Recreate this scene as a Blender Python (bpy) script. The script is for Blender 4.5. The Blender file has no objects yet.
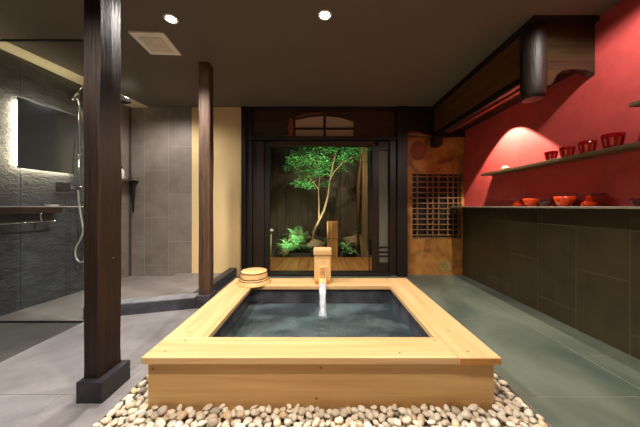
import bpy, bmesh, math, random
import numpy as np
from mathutils import Vector, Matrix, noise
random.seed(7); np.random.seed(7)
PI = math.pi
sc = bpy.context.scene
COL = sc.collection
E = 0.87            # eye height
CEIL = 2.12

def srgb(r, g, b):
    f = lambda c: (c/255/12.92) if c/255 <= 0.04045 else ((c/255+0.055)/1.055)**2.4
    return (f(r), f(g), f(b), 1)

# ------------------------------------------------------------------ materials
def nmat(name):
    m = bpy.data.materials.new(name); m.use_nodes = True
    nt = m.node_tree; b = nt.nodes['Principled BSDF']
    return m, nt, b

def link(nt, a, b): nt.links.new(a, b)

def coords(nt, scale=(1, 1, 1), rot=(0, 0, 0)):
    tc = nt.nodes.new('ShaderNodeTexCoord'); mp = nt.nodes.new('ShaderNodeMapping')
    mp.inputs['Scale'].default_value = scale; mp.inputs['Rotation'].default_value = rot
    link(nt, tc.outputs['Object'], mp.inputs['Vector'])
    return mp.outputs['Vector']

def ramp(nt, fac, stops):
    r = nt.nodes.new('ShaderNodeValToRGB')
    els = r.color_ramp.elements
    while len(els) < len(stops): els.new(0.5)
    for e, (p, c) in zip(els, stops): e.position = p; e.color = c
    link(nt, fac, r.inputs['Fac'])
    return r.outputs['Color']

def noise_n(nt, vec, scale, detail=4, rough=0.6, dist=0):
    n = nt.nodes.new('ShaderNodeTexNoise')
    n.inputs['Scale'].default_value = scale; n.inputs['Detail'].default_value = detail
    n.inputs['Roughness'].default_value = rough; n.inputs['Distortion'].default_value = dist
    link(nt, vec, n.inputs['Vector'])
    return n.outputs['Fac']

def bump(nt, b, fac, strength, dist=0.01):
    bp = nt.nodes.new('ShaderNodeBump'); bp.inputs['Strength'].default_value = strength
    bp.inputs['Distance'].default_value = dist
    link(nt, fac, bp.inputs['Height']); link(nt, bp.outputs['Normal'], b.inputs['Normal'])

def mat_plain(name, c, rough=0.5, metal=0, bumps=0, bscale=40, var=0.0):
    m, nt, b = nmat(name)
    b.inputs['Roughness'].default_value = rough; b.inputs['Metallic'].default_value = metal
    c = srgb(*c)
    n = noise_n(nt, coords(nt), bscale)
    d = tuple(max(0, x*(1-var)) for x in c[:3])+(1,); l = tuple(min(1, x*(1+var)) for x in c[:3])+(1,)
    link(nt, ramp(nt, n, [(0.3, d), (0.7, l)]), b.inputs['Base Color'])
    if bumps: bump(nt, b, n, bumps)
    return m

def mat_wood(name, c1, c2, axis='X', rough=0.5, fine=26, bumps=0.15, knots=None, spec=0.5):
    m, nt, b = nmat(name)
    b.inputs['Roughness'].default_value = rough
    b.inputs['Specular IOR Level'].default_value = spec
    s = {'X': (0.06, 1, 1), 'Y': (1, 0.06, 1), 'Z': (1, 1, 0.06)}[axis]
    v = coords(nt, s)
    n1 = noise_n(nt, v, fine, 5, 0.65, 0.8)
    n2 = noise_n(nt, coords(nt, tuple(x*3 if x == 1 else x*2 for x in s)), fine*1.5, 3, 0.6)
    mx = nt.nodes.new('ShaderNodeMath'); mx.operation = 'MULTIPLY_ADD'
    link(nt, n2, mx.inputs[0]); mx.inputs[1].default_value = 0.4; link(nt, n1, mx.inputs[2])
    stops = [(0.45, srgb(*c1)), (0.62, tuple((a+b_)/2 for a, b_ in zip(srgb(*c1), srgb(*c2)))), (0.85, srgb(*c2))]
    link(nt, ramp(nt, mx.outputs[0], stops), b.inputs['Base Color'])
    if bumps: bump(nt, b, mx.outputs[0], bumps, 0.004)
    return m

def mat_stone(name, c1, c2, rough=0.45, scale=3, bumps=0.25, bscale=30, stretch=(1, 1, 1), bdist=0.006, spec=0.5, tilevar=0.0):
    m, nt, b = nmat(name)
    b.inputs['Roughness'].default_value = rough
    b.inputs['Specular IOR Level'].default_value = spec
    v = coords(nt, stretch)
    n1 = noise_n(nt, v, scale, 8, 0.62, 0.4)
    base = ramp(nt, n1, [(0.32, srgb(*c1)), (0.68, srgb(*c2))])
    if tilevar:
        g = nt.nodes.new('ShaderNodeNewGeometry')
        mr = nt.nodes.new('ShaderNodeMapRange'); link(nt, g.outputs['Random Per Island'], mr.inputs['Value'])
        mr.inputs['To Min'].default_value = 1-tilevar; mr.inputs['To Max'].default_value = 1+tilevar
        hs = nt.nodes.new('ShaderNodeHueSaturation'); link(nt, mr.outputs['Result'], hs.inputs['Value'])
        link(nt, base, hs.inputs['Color']); base = hs.outputs['Color']
    link(nt, base, b.inputs['Base Color'])
    n2 = noise_n(nt, v, bscale, 6, 0.6, 0.6)
    bump(nt, b, n2, bumps, bdist)
    return m

def mat_emit(name, c, s):
    m, nt, b = nmat(name)
    b.inputs['Base Color'].default_value = srgb(*c)
    b.inputs['Emission Color'].default_value = srgb(*c); b.inputs['Emission Strength'].default_value = s
    return m

def mat_glass(name, tint=(1, 1, 1), refl=0.06, rough=0.0, diffuse=None, dfac=0.0):
    m = bpy.data.materials.new(name); m.use_nodes = True; nt = m.node_tree
    nt.nodes.remove(nt.nodes['Principled BSDF']); out = nt.nodes['Material Output']
    t = nt.nodes.new('ShaderNodeBsdfTransparent'); t.inputs['Color'].default_value = (*tint, 1)
    g = nt.nodes.new('ShaderNodeBsdfGlossy'); g.inputs['Roughness'].default_value = rough
    lw = nt.nodes.new('ShaderNodeLayerWeight'); lw.inputs['Blend'].default_value = 0.5
    pw = nt.nodes.new('ShaderNodeMath'); pw.operation = 'POWER'; link(nt, lw.outputs['Facing'], pw.inputs[0]); pw.inputs[1].default_value = 4.0
    ad = nt.nodes.new('ShaderNodeMath'); ad.operation = 'MULTIPLY_ADD'
    link(nt, pw.outputs[0], ad.inputs[0]); ad.inputs[1].default_value = 0.8; ad.inputs[2].default_value = refl
    mix = nt.nodes.new('ShaderNodeMixShader'); link(nt, ad.outputs[0], mix.inputs[0])
    link(nt, t.outputs[0], mix.inputs[1]); link(nt, g.outputs[0], mix.inputs[2])
    res = mix.outputs[0]
    if diffuse:
        d = nt.nodes.new('ShaderNodeBsdfDiffuse'); d.inputs['Color'].default_value = srgb(*diffuse)
        m2 = nt.nodes.new('ShaderNodeMixShader'); m2.inputs[0].default_value = dfac
        link(nt, res, m2.inputs[1]); link(nt, d.outputs[0], m2.inputs[2]); res = m2.outputs[0]
    link(nt, res, out.inputs['Surface'])
    return m

M = {}
M['ceiling'] = mat_plain('ceiling_plaster', (106, 98, 87), 0.9, bumps=0.05, bscale=60, var=0.04)
M['cream'] = mat_plain('cream_plaster', (228, 200, 150), 0.85, bumps=0.03, bscale=90, var=0.02)
M['ceil_cream'] = mat_plain('cream_ceiling_strip', (236, 228, 190), 0.8, bscale=30, var=0.02)
M['yellow'] = mat_plain('ochre_cream_plaster', (240, 212, 158), 0.85, bumps=0.04, bscale=120, var=0.03)
M['red'] = mat_plain('red_plaster', (192, 72, 68), 0.62, bumps=0.25, bscale=9, var=0.12)
M['black_wood'] = mat_wood('black_stained_wood', (12, 9, 8), (30, 21, 16), 'Z', 0.5)
M['black_wood_x'] = mat_wood('black_stained_wood_level', (12, 9, 8), (30, 21, 16), 'X', 0.5)
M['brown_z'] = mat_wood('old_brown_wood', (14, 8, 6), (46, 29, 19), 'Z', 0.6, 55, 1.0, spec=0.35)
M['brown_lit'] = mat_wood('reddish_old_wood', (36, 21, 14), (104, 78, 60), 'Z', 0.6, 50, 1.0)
M['jamb'] = mat_wood('dark_red_brown_wood', (22, 13, 9), (46, 29, 18), 'Z', 0.45)
M['brown_x'] = mat_wood('dark_brown_panel', (36, 23, 12), (72, 48, 24), 'X', 0.5)
M['beam'] = mat_wood('smoked_brown_beam', (58, 36, 15), (112, 72, 32), 'Y', 0.45, 14, 0.25)
M['endboard'] = mat_wood('smoked_end_board', (16, 12, 7), (52, 41, 21), 'X', 0.28, 26, 1.0)
M['log'] = mat_wood('polished_dark_log', (14, 10, 8), (46, 33, 25), 'Z', 0.5, 40, 0.8, spec=0.35)
M['rail'] = mat_wood('reddish_brown_rail', (90, 36, 26), (140, 64, 44), 'Y', 0.5)
M['hinoki_x'] = mat_wood('pale_cypress_x', (226, 194, 144), (202, 162, 110), 'X', 0.42, 16, 0.05)
M['hinoki_y'] = mat_wood('pale_cypress_y', (226, 194, 144), (202, 162, 110), 'Y', 0.42, 16, 0.05)
M['hinoki_z'] = mat_wood('pale_cypress_z', (240, 206, 150), (222, 178, 118), 'Z', 0.42, 16, 0.05)
M['hinoki_side'] = mat_wood('pale_cypress_panel', (218, 182, 126), (188, 146, 92), 'X', 0.45, 8, 0.05)
M['endgrain'] = mat_wood('cypress_end_grain', (214, 158, 88), (176, 118, 58), 'X', 0.55, 40, 0.1)
M['knot'] = mat_plain('knot_brown', (150, 92, 44), 0.5)
M['hoop'] = mat_plain('dark_wire_hoop', (86, 66, 40), 0.5)
M['deck'] = mat_wood('golden_deck', (176, 120, 56), (128, 82, 34), 'Y', 0.45, 20, 0.2)
M['stone_l'] = mat_stone('grey_floor_stone', (112, 110, 114), (152, 150, 154), 0.5, 3.2, 0.2, 22, tilevar=0.04)
M['stone_r'] = mat_stone('green_grey_slate', (62, 74, 68), (108, 118, 106), 0.42, 2.0, 0.3, 9, (1, 0.6, 1), 0.01, tilevar=0.06)
M['stone_d'] = mat_stone('dark_floor_stone', (56, 58, 57), (84, 86, 84), 0.5, 2.5, 0.25, 16, tilevar=0.05)
M['stone_s'] = mat_stone('shower_floor_stone', (118, 112, 110), (146, 140, 138), 0.5, 2.5, 0.15, 26, tilevar=0.03)
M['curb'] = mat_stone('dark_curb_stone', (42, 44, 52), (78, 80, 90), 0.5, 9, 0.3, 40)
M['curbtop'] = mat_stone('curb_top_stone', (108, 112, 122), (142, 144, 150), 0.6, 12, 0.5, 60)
M['plinth'] = mat_stone('black_granite', (26, 27, 32), (48, 49, 56), 0.45, 14, 0.15, 60)
M['grout_l'] = mat_plain('pale_grout', (164, 156, 147), 0.8)
M['grout'] = mat_plain('grout', (142, 138, 130), 0.8)
M['grout_r'] = mat_plain('brown_grout', (92, 82, 62), 0.8)
M['grout_d'] = mat_plain('dark_grout', (60, 60, 58), 0.8)
M['tile_r'] = mat_stone('brown_black_wall_tile', (54, 46, 32), (70, 61, 44), 0.45, 5, 0.1, 90, tilevar=0.08)
M['tile_b'] = mat_stone('taupe_shower_tile', (126, 117, 110), (146, 137, 129), 0.5, 6, 0.12, 70, tilevar=0.04)
M['tile_l'] = mat_stone('rough_split_slate', (50, 53, 57), (80, 84, 87), 0.5, 6, 1.0, 26, (1, 1, 2.2), 0.014, tilevar=0.06)
M['basin'] = mat_stone('basin_slate', (44, 46, 54), (84, 86, 95), 0.4, 9, 0.5, 30, tilevar=0.12)
M['basin_j'] = mat_plain('basin_joint', (120, 122, 128), 0.7)
M['pit'] = mat_plain('pit_gravel_base', (110, 98, 82), 0.9, bumps=0.6, bscale=50, var=0.3)
M['chrome'] = mat_plain('chrome', (205, 208, 210), 0.12, 1.0)
M['steel_dark'] = mat_plain('dark_metal', (50, 50, 52), 0.35, 0.8)
M['plastic_w'] = mat_plain('white_plastic', (232, 228, 220), 0.4)
M['vent'] = mat_plain('white_vent_plastic', (248, 240, 230), 0.55)
M['vent_dirty'] = mat_plain('vent_grille', (226, 216, 192), 0.7, bscale=14, var=0.14)
M['plastic_b'] = mat_plain('black_plastic', (22, 22, 24), 0.4)
M['mirror'] = mat_plain('mirror', (120, 128, 132), 0.12, 0.75, bumps=0.05, bscale=30)
M['led'] = mat_emit('warm_led', (255, 234, 200), 30)
M['bulb'] = mat_emit('lamp_face', (255, 240, 215), 60)
M['glass'] = mat_glass('clear_glass', (0.93, 0.96, 0.95), 0.015)
M['glass_up'] = mat_glass('screen_glass', (0.90, 0.92, 0.92), 0.03, diffuse=(190, 195, 185), dfac=0.05)
M['frost'] = mat_plain('frosted_pane', (104, 103, 92), 0.6)
M['paper'] = mat_plain('shoji_paper', (196, 176, 152), 0.9)
M['carve'] = mat_wood('carved_orange_wood', (160, 92, 36), (120, 66, 26), 'Z', 0.5)
M['lacquer_o'] = mat_plain('orange_lacquer', (228, 72, 22), 0.22)
M['glass_red'] = mat_glass('red_glass', (0.55, 0.05, 0.05), 0.05, diffuse=(150, 14, 18), dfac=0.45)
M['glass_cut'] = mat_glass('cut_red_glass', (0.9, 0.45, 0.42), 0.12, diffuse=(205, 70, 62), dfac=0.5)
M['glass_pink'] = mat_glass('smoky_pink_glass', (0.62, 0.30, 0.30), 0.06, diffuse=(120, 60, 60), dfac=0.25)
M['shelf'] = mat_wood('olive_brown_shelf', (66, 54, 34), (104, 88, 58), 'Y', 0.45)
M['counter'] = mat_plain('grey_stone_ledge', (150, 142, 132), 0.5, bscale=30, var=0.1)
M['porcelain'] = mat_plain('white_porcelain', (240, 236, 226), 0.25)
M['leaf'] = mat_plain('maple_leaf', (88, 172, 84), 0.5, bscale=5, var=0.35)
M['fern'] = mat_plain('fern_leaf', (112, 168, 96), 0.5, bscale=6, var=0.3)
M['shrub'] = mat_plain('dark_shrub_leaf', (60, 92, 56), 0.5, bscale=6, var=0.4)
M['bark'] = mat_plain('pale_bark', (166, 134, 92), 0.8, bumps=0.4, bscale=30, var=0.2)
M['soil'] = mat_plain('garden_soil', (52, 40, 28), 0.95, bumps=0.8, bscale=20, var=0.4)
M['rock'] = mat_stone('garden_rock', (92, 76, 56), (140, 112, 78), 0.8, 5, 0.6, 14)
M['fence'] = mat_wood('weathered_fence', (40, 30, 18), (82, 64, 42), 'Z', 0.7, 14, 0.4)
M['bamboo'] = mat_plain('pale_bamboo', (204, 184, 134), 0.5, bscale=10, var=0.1)
M['post_light'] = mat_wood('light_wood_block', (200, 146, 78), (160, 106, 50), 'Z', 0.6, 20, 0.2)
M['lattice'] = mat_wood('lattice_wood', (92, 66, 40), (130, 98, 62), 'X', 0.6)
M['plank_beige'] = mat_wood('beige_plank', (150, 124, 84), (112, 88, 56), 'Z', 0.6)

# ochre clay wall with blotches
def mat_ochre():
    m, nt, b = nmat('ochre_clay_wall'); b.inputs['Roughness'].default_value = 0.75
    n = noise_n(nt, coords(nt), 4.5, 8, 0.65, 0.6)
    base = ramp(nt, n, [(0.3, srgb(84, 50, 20)), (0.48, srgb(146, 97, 40)), (0.7, srgb(182, 130, 64))])
    link(nt, base, b.inputs['Base Color']); n2 = noise_n(nt, coords(nt), 22, 6); bump(nt, b, n2, 0.4, 0.008)
    return m
M['ochre'] = mat_ochre()
M['stain'] = mat_plain('dark_burn_mark', (112, 56, 28), 0.8, bscale=12, var=0.25)
M['greymark'] = mat_plain('grey_green_patch', (136, 116, 66), 0.9, bscale=40, var=0.3)

def mat_pebble():
    m, nt, b = nmat('river_pebble'); b.inputs['Roughness'].default_value = 0.55
    oi = nt.nodes.new('ShaderNodeObjectInfo'); g = nt.nodes.new('ShaderNodeNewGeometry')
    a = nt.nodes.new('ShaderNodeMath'); a.operation = 'ADD'
    link(nt, oi.outputs['Random'], a.inputs[0]); link(nt, g.outputs['Random Per Island'], a.inputs[1])
    f = nt.nodes.new('ShaderNodeMath'); f.operation = 'FRACT'; link(nt, a.outputs[0], f.inputs[0])
    base = ramp(nt, f.outputs[0], [(0.0, srgb(150, 138, 122)), (0.18, srgb(222, 212, 194)), (0.4, srgb(236, 230, 216)),
                                   (0.55, srgb(200, 186, 162)), (0.7, srgb(232, 222, 204)), (0.85, srgb(212, 188, 150)), (1.0, srgb(230, 224, 212))])
    n = noise_n(nt, coords(nt), 30, 5)
    hs = nt.nodes.new('ShaderNodeHueSaturation'); link(nt, base, hs.inputs['Color'])
    mr = nt.nodes.new('ShaderNodeMapRange'); link(nt, n, mr.inputs['Value'])
    mr.inputs['To Min'].default_value = 0.75; mr.inputs['To Max'].default_value = 1.2
    link(nt, mr.outputs['Result'], hs.inputs['Value']); link(nt, hs.outputs['Color'], b.inputs['Base Color'])
    bump(nt, b, n, 0.1, 0.002)
    return m
M['pebble'] = mat_pebble()

def mat_water():
    m = mat_glass('bath_water', (0.66, 0.80, 0.84), 0.04, diffuse=(170, 200, 208), dfac=0.12)
    nt = m.node_tree
    mx = [nd for nd in nt.nodes if nd.type == 'MIX_SHADER'][-1]
    r = nt.nodes.new('ShaderNodeMapRange'); link(nt, noise_n(nt, coords(nt, (1.0, 1.6, 1)), 2.6, 2, 0.5, 0.5), r.inputs['Value'])
    r.inputs['From Min'].default_value = 0.42; r.inputs['From Max'].default_value = 0.68
    r.inputs['To Min'].default_value = 0.05; r.inputs['To Max'].default_value = 0.20
    link(nt, r.outputs['Result'], mx.inputs[0])
    v = coords(nt); n = noise_n(nt, v, 9, 3, 0.5, 1.5)
    bp = nt.nodes.new('ShaderNodeBump'); bp.inputs['Strength'].default_value = 0.6; bp.inputs['Distance'].default_value = 0.03
    link(nt, n, bp.inputs['Height'])
    for nd in nt.nodes:
        if nd.type == 'BSDF_GLOSSY' or nd.type == 'LAYER_WEIGHT': link(nt, bp.outputs['Normal'], nd.inputs['Normal'])
    return m
M['water'] = mat_water()
M['stream'] = mat_glass('falling_water', (0.9, 0.95, 0.97), 0.12, 0.1, diffuse=(215, 222, 235), dfac=0.42)

# ------------------------------------------------------------------ mesh helpers
def box(bm, x0, x1, y0, y1, z0, z1, bevel=0.0, mi=0):
    vs = [bm.verts.new((x, y, z)) for x in (x0, x1) for y in (y0, y1) for z in (z0, z1)]
    fs = []
    for q in ((0, 1, 3, 2), (4, 6, 7, 5), (0, 4, 5, 1), (2, 3, 7, 6), (0, 2, 6, 4), (1, 5, 7, 3)):
        f = bm.faces.new([vs[i] for i in q]); f.material_index = mi; fs.append(f)
    if bevel:
        es = list({e for f in fs for e in f.edges})
        r = bmesh.ops.bevel(bm, geom=es, offset=bevel, segments=2, affect='EDGES', profile=0.5)
        for f in r['faces']: f.material_index = mi
    return vs

def prism(bm, pts, axis, a0, a1, mi=0):
    """polygon pts (2D) extruded along axis from a0 to a1"""
    def mk(p, a):
        return {'X': (a, p[0], p[1]), 'Y': (p[0], a, p[1]), 'Z': (p[0], p[1], a)}[axis]
    A = [bm.verts.new(mk(p, a0)) for p in pts]; B = [bm.verts.new(mk(p, a1)) for p in pts]
    fs = [bm.faces.new(A), bm.faces.new(B[::-1])]
    n = len(pts)
    for i in range(n): fs.append(bm.faces.new([A[i], B[i], B[(i+1) % n], A[(i+1) % n]]))
    for f in fs: f.material_index = mi
    return fs

def tube(bm, pts, radii, seg=10, cap=True):
    pts = [Vector(p) for p in pts]
    if not hasattr(radii, '__len__'): radii = [radii]*len(pts)
    rings = []; up = Vector((0.13, 0.21, 0.97))
    for i, p in enumerate(pts):
        d = (pts[min(i+1, len(pts)-1)]-pts[max(i-1, 0)]).normalized()
        a = d.cross(up)
        if a.length < 0.05: a = d.cross(Vector((1, 0, 0)))
        a.normalize(); b = d.cross(a)
        rings.append([bm.verts.new(p+radii[i]*(math.cos(2*PI*k/seg)*a+math.sin(2*PI*k/seg)*b)) for k in range(seg)])
    for r, s in zip(rings, rings[1:]):
        for k in range(seg):
            f = bm.faces.new([r[k], r[(k+1) % seg], s[(k+1) % seg], s[k]]); f.smooth = True
    if cap:
        bm.faces.new(rings[0][::-1]); bm.faces.new(rings[-1])

def lathe(bm, prof, c=(0, 0, 0), seg=32, sx=1, mod=None):
    """prof: list of (r, z); r=0 closes"""
    rings = []
    for r, z in prof:
        if r == 0: rings.append([bm.verts.new((c[0], c[1], c[2]+z))])
        else:
            rings.append([bm.verts.new((c[0]+r*(mod(k, seg, z) if mod else 1)*math.cos(2*PI*k/seg)*sx,
                                        c[1]+r*(mod(k, seg, z) if mod else 1)*math.sin(2*PI*k/seg), c[2]+z)) for k in range(seg)])
    for a, b in zip(rings, rings[1:]):
        for k in range(seg):
            if len(a) == 1 and len(b) == 1: continue
            if len(a) == 1: f = bm.faces.new([a[0], b[(k+1) % seg], b[k]])
            elif len(b) == 1: f = bm.faces.new([a[k], a[(k+1) % seg], b[0]])
            else: f = bm.faces.new([a[k], a[(k+1) % seg], b[(k+1) % seg], b[k]])
            f.smooth = True

def obj(name, bm, mats, parent=None, loc=None):
    me = bpy.data.meshes.new(name)
    bmesh.ops.recalc_face_normals(bm, faces=bm.faces[:])
    bm.to_mesh(me); bm.free()
    o = bpy.data.objects.new(name, me); COL.objects.link(o)
    for m in (mats if isinstance(mats, (list, tuple)) else [mats]): me.materials.append(m)
    if parent is not None:
        o.parent = parent
        # meshes are written in world coordinates: undo the parent's offset
        if parent.type == 'EMPTY': o.location = -Vector(parent.location)
    return o

def bx(name, m, parent, *a, bevel=0.0):
    bm = bmesh.new(); box(bm, *a, bevel=bevel); return obj(name, bm, m, parent)

def tag(o, label, cat, group=None, kind=None):
    o['label'] = label; o['category'] = cat
    if group: o['group'] = group
    if kind: o['kind'] = kind
    return o

def thing(name, label, cat, loc=(0, 0, 0), group=None):
    o = bpy.data.objects.new(name, None); COL.objects.link(o); o.location = loc; o.empty_display_size = 0.05
    return tag(o, label, cat, group)

def struct(name, bm, mats, parent=None, label=None):
    o = obj(name, bm, mats, parent)
    if parent is None: o['kind'] = 'structure'
    if label: o['label'] = label
    return o

def sbox(name, m, *a, parent=None, bevel=0.0):
    bm = bmesh.new(); box(bm, *a, bevel=bevel); return struct(name, bm, m, parent)

def rough_box(bm, x0, x1, y0, y1, z0, z1, n=(3, 3, 24), amp=0.004, ch=0.012, seed=0):
    """hand-hewn post: subdivided, chamfered, gently wavy"""
    nz = n[2]; w = x1-x0; d = y1-y0
    ring = [(x0+ch, y0), (x0+w/2, y0), (x1-ch, y0), (x1, y0+ch), (x1, y0+d/2), (x1, y1-ch), (x1-ch, y1), (x0+w/2, y1), (x0+ch, y1), (x0, y1-ch), (x0, y0+d/2), (x0, y0+ch)]
    rows = []
    for i in range(nz+1):
        z = z0+(z1-z0)*i/nz; r = []
        for k, (x, y) in enumerate(ring):
            nx = noise.noise(Vector((x*9+seed, y*9, z*2.6)))*amp; ny = noise.noise(Vector((x*9, y*9+seed+5, z*2.6)))*amp
            if i in (0,): nx = ny = 0
            r.append(bm.verts.new((x+nx, y+ny, z)))
        rows.append(r)
    m = len(ring)
    for a, b in zip(rows, rows[1:]):
        for k in range(m): bm.faces.new([a[k], a[(k+1) % m], b[(k+1) % m], b[k]])
    bm.faces.new(rows[0][::-1]); bm.faces.new(rows[-1])

# ------------------------------------------------------------------ floor
bm = bmesh.new()
G = 0.002
def tiles(xs, ys, mi, z=0.0, th=0.02):
    for a, b in zip(xs, xs[1:]):
        for c, d in zip(ys, ys[1:]):
            box(bm, a+G, b-G, c+G, d-G, z-th, z, bevel=0.0012, mi=mi)
# left grey stone
tiles([-1.79, -1.195, -0.967], [-1.3, -0.1, 0.52, 1.133], 0)
tiles([-1.79, -0.967], [1.133, 2.30], 0)
tiles([-0.967, -0.90], [-1.3, 0.1, 1.133, 2.24, 3.12], 0)
tiles([-1.79, -0.967], [2.30, 3.12], 0)
# darker floor tiles by the left wall
tiles([-2.95, -2.37, -1.79], [-1.3, 0.0, 0.93, 1.86], 2)
# shower floor
tiles([-2.95, -2.2, -1.79], [1.86, 2.48, 3.09], 3)
# right slate
tiles([0.915, 1.52], [-1.3, -0.4, 0.36, 1.122, 1.89, 2.65, 3.12], 1)
tiles([1.52, 1.83], [-1.3, 0.2, 0.81, 1.43, 2.04, 2.65, 3.12], 1)
# behind the tub and in front of the pit
tiles([-0.90, -0.3, 0.3, 0.915], [2.24, 3.12], 1)
tiles([-0.90, 0.0, 0.915], [-1.3, -0.3, 0.68], 0)
# grout beds
for a in ((-2.95, -0.90, -1.3, 3.12), (0.915, 1.83, -1.3, 3.12), (-0.90, 0.915, 2.24, 3.12), (-0.90, 0.915, -1.3, 0.68)):
    box(bm, *a, -0.08, -0.0018, mi=4)
# pit under the pebbles
for a in ((-0.90, 0.915, 0.68, 1.075), (-0.90, -0.76, 1.075, 2.24), (0.76, 0.915, 1.075, 2.24)):
    box(bm, *a, -0.08, -0.032, mi=5)
struct('floor', bm, [M['stone_l'], M['stone_r'], M['stone_d'], M['stone_s'], M['grout'], M['pit']])

# raised shower curb (front piece at an angle, side piece along the yellow wall) and the sunk shower floor behind
A = Vector((-1.83, 1.885)); B = Vector((-1.075, 2.088))
d = (B-A).normalized(); nrm = Vector((-d.y, d.x))
bm = bmesh.new()
A2 = A+nrm*0.10; B2 = B+nrm*0.10
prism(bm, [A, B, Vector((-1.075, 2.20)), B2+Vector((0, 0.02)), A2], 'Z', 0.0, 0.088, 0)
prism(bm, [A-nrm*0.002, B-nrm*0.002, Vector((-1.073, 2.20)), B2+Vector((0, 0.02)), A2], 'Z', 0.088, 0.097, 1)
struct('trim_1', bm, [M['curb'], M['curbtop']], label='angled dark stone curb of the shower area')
bm = bmesh.new()
box(bm, -1.15, -1.06, 2.20, 3.09, 0.0, 0.10, bevel=0.003)
struct('trim_2', bm, [M['curb']], label='dark stone curb running to the back wall')
bm = bmesh.new()
prism(bm, [A2, B2+Vector((0, 0.02)), Vector((-1.15, 2.21)), Vector((-1.15, 3.09)), Vector((-1.80, 3.09))], 'Z', 0.0, 0.03)
struct('floor_shower', bm, [M['stone_s']])

# ------------------------------------------------------------------ ceiling
bm = bmesh.new()
prism(bm, [(-2.45, -1.3), (1.95, -1.3), (1.95, 3.3), (-2.12, 3.3), (-2.386, 1.85)], 'Z', CEIL, CEIL+0.05, 0)
# flush cream-coloured strip of ceiling along the left wall, skewed like the wall
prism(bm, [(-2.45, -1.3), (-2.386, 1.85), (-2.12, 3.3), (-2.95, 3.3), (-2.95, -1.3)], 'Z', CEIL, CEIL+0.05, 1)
struct('ceiling', bm, [M['ceiling'], M['ceil_cream']])

# ------------------------------------------------------------------ walls
def wx(y): return -2.535+(y-1.94)*0.118     # face of the left wall
# left wall: rough split slate cladding, built along its own line
bm = bmesh.new()
du = Vector((0.118, 1.0, 0)).normalized(); dn = Vector((du.y, -du.x, 0))
def lw(s, h, off):  # s along the wall from y=-1.3
    p = Vector((wx(-1.3), -1.3, 0))+du*s+dn*off; p.z = h; return p
def wall_tile(bm, P, s0, s1, h0, h1, o0, o1, mi):
    vs = [bm.verts.new(P(s, h, o)) for s in (s0, s1) for o in (o0, o1) for h in (h0, h1)]
    for q in ((0, 1, 3, 2), (4, 6, 7, 5), (0, 4, 5, 1), (2, 3, 7, 6), (0, 2, 6, 4), (1, 5, 7, 3)):
        bm.faces.new([vs[i] for i in q]).material_index = mi
L = 4.43
wall_tile(bm, lw, 0, L, -0.02, CEIL, -0.12, -0.011, 1)
k = 0; s = L-0.06-0.33*14
while s < L:
    h = 0.0-(0.3 if k % 2 else 0.0)
    while h < CEIL:
        s0, s1 = max(s, 0)+0.0015, min(s+0.33, L)-0.0015
        if s1 > s0+0.01: wall_tile(bm, lw, s0, s1, max(h, 0)+0.0015, min(h+0.6, CEIL)-0.0015, -0.011, 0, 2 if s > 3.95 else 0)
        h += 0.6
    s += 0.33; k += 1
struct('wall_left', bm, [M['tile_l'], M['grout_d'], M['tile_b']])

# back wall of the shower: taupe tiles
bm = bmesh.new()
box(bm, -2.75, -1.628, 3.0915, 3.22, 0.0, CEIL, mi=1)
for k, (x0, x1) in enumerate([(-2.70, -2.53), (-2.53, -2.226), (-2.226, -1.921), (-1.921, -1.628)]):
    hs = [0, 0.43, 1.025, 1.625, CEIL] if k % 2 else [0, 0.13, 0.73, 1.326, 1.925, CEIL]
    for a, b in zip(hs, hs[1:]): box(bm, x0+0.003, x1-0.003, 3.09, 3.0915, a+0.003, b-0.003, mi=0)
struct('wall_back', bm, [M['tile_b'], M['grout_l']], label='taupe tiled wall behind the shower')
# cream plaster section
sbox('wall_back_cream', M['yellow'], -1.627, -0.995, 3.085, 3.22, 0.0, CEIL)
# dark vertical strip standing in for the shade in the shower corner
sbox('corner_shade', M['stone_d'], -2.415, -2.39, 3.06, 3.089, 0.0, CEIL)

# right wall : red plaster above, tile cladding below
sbox('wall_right', M['red'], 1.822, 1.95, -1.3, 3.22, 0.0, CEIL)
bm = bmesh.new()
box(bm, 1.807, 1.8218, -1.3, 3.118, 0.0, 0.856, mi=1)
y = 3.251; k = 1
while y > -1.3:
    y0 = y-0.303
    hs = [0, 0.13, 0.73, 0.856] if k % 2 else [0, 0.43, 0.856]
    for a, b in zip(hs, hs[1:]):
        if min(y, 3.118)-max(y0, -1.3) > 0.01:
            box(bm, 1.805, 1.807, max(y0, -1.3)+0.003, min(y, 3.118)-0.003, a+0.003, b-0.003, mi=0)
    y = y0; k += 1
struct('wall_right_tiling', bm, [M['tile_r'], M['grout_r']])
# wall behind the camera
sbox('wall_front', M['cream'], -2.95, 1.95, -1.42, -1.3, 0.0, CEIL)

# right part of the back wall: ochre clay with a lattice window
bm = bmesh.new()
LX0, LX1, LZ0, LZ1 = 1.165, 1.79, 0.472, 1.285
box(bm, 1.075, LX0, 3.12, 3.22, 0, 1.75); box(bm, LX1, 1.83, 3.12, 3.22, 0, 1.75)
box(bm, LX0, LX1, 3.12, 3.22, 0, LZ0); box(bm, LX0, LX1, 3.12, 3.22, LZ1, 1.75)
box(bm, 1.075, LX1, 3.112, 3.12, 0, 0.345)
struct('wall_back_ochre', bm, M['ochre'])
w2 = bpy.data.objects.new('window_2', None); COL.objects.link(w2); w2['kind'] = 'structure'; w2.location = (1.48, 3.14, LZ0)
bx('backing', M['black_wood'], w2, LX0, LX1, 3.19, 3.2, LZ0, LZ1)
bm = bmesh.new()
n = 12
for i in range(n):
    z = LZ0+(i+0.5)*(LZ1-LZ0)/n
    box(bm, LX0, LX1, 3.125, 3.137, z-0.007, z+0.007, bevel=0.002)
obj('lattice_rail', bm, M['lattice'], w2)['label'] = 'thin horizontal lattice rails'
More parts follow.
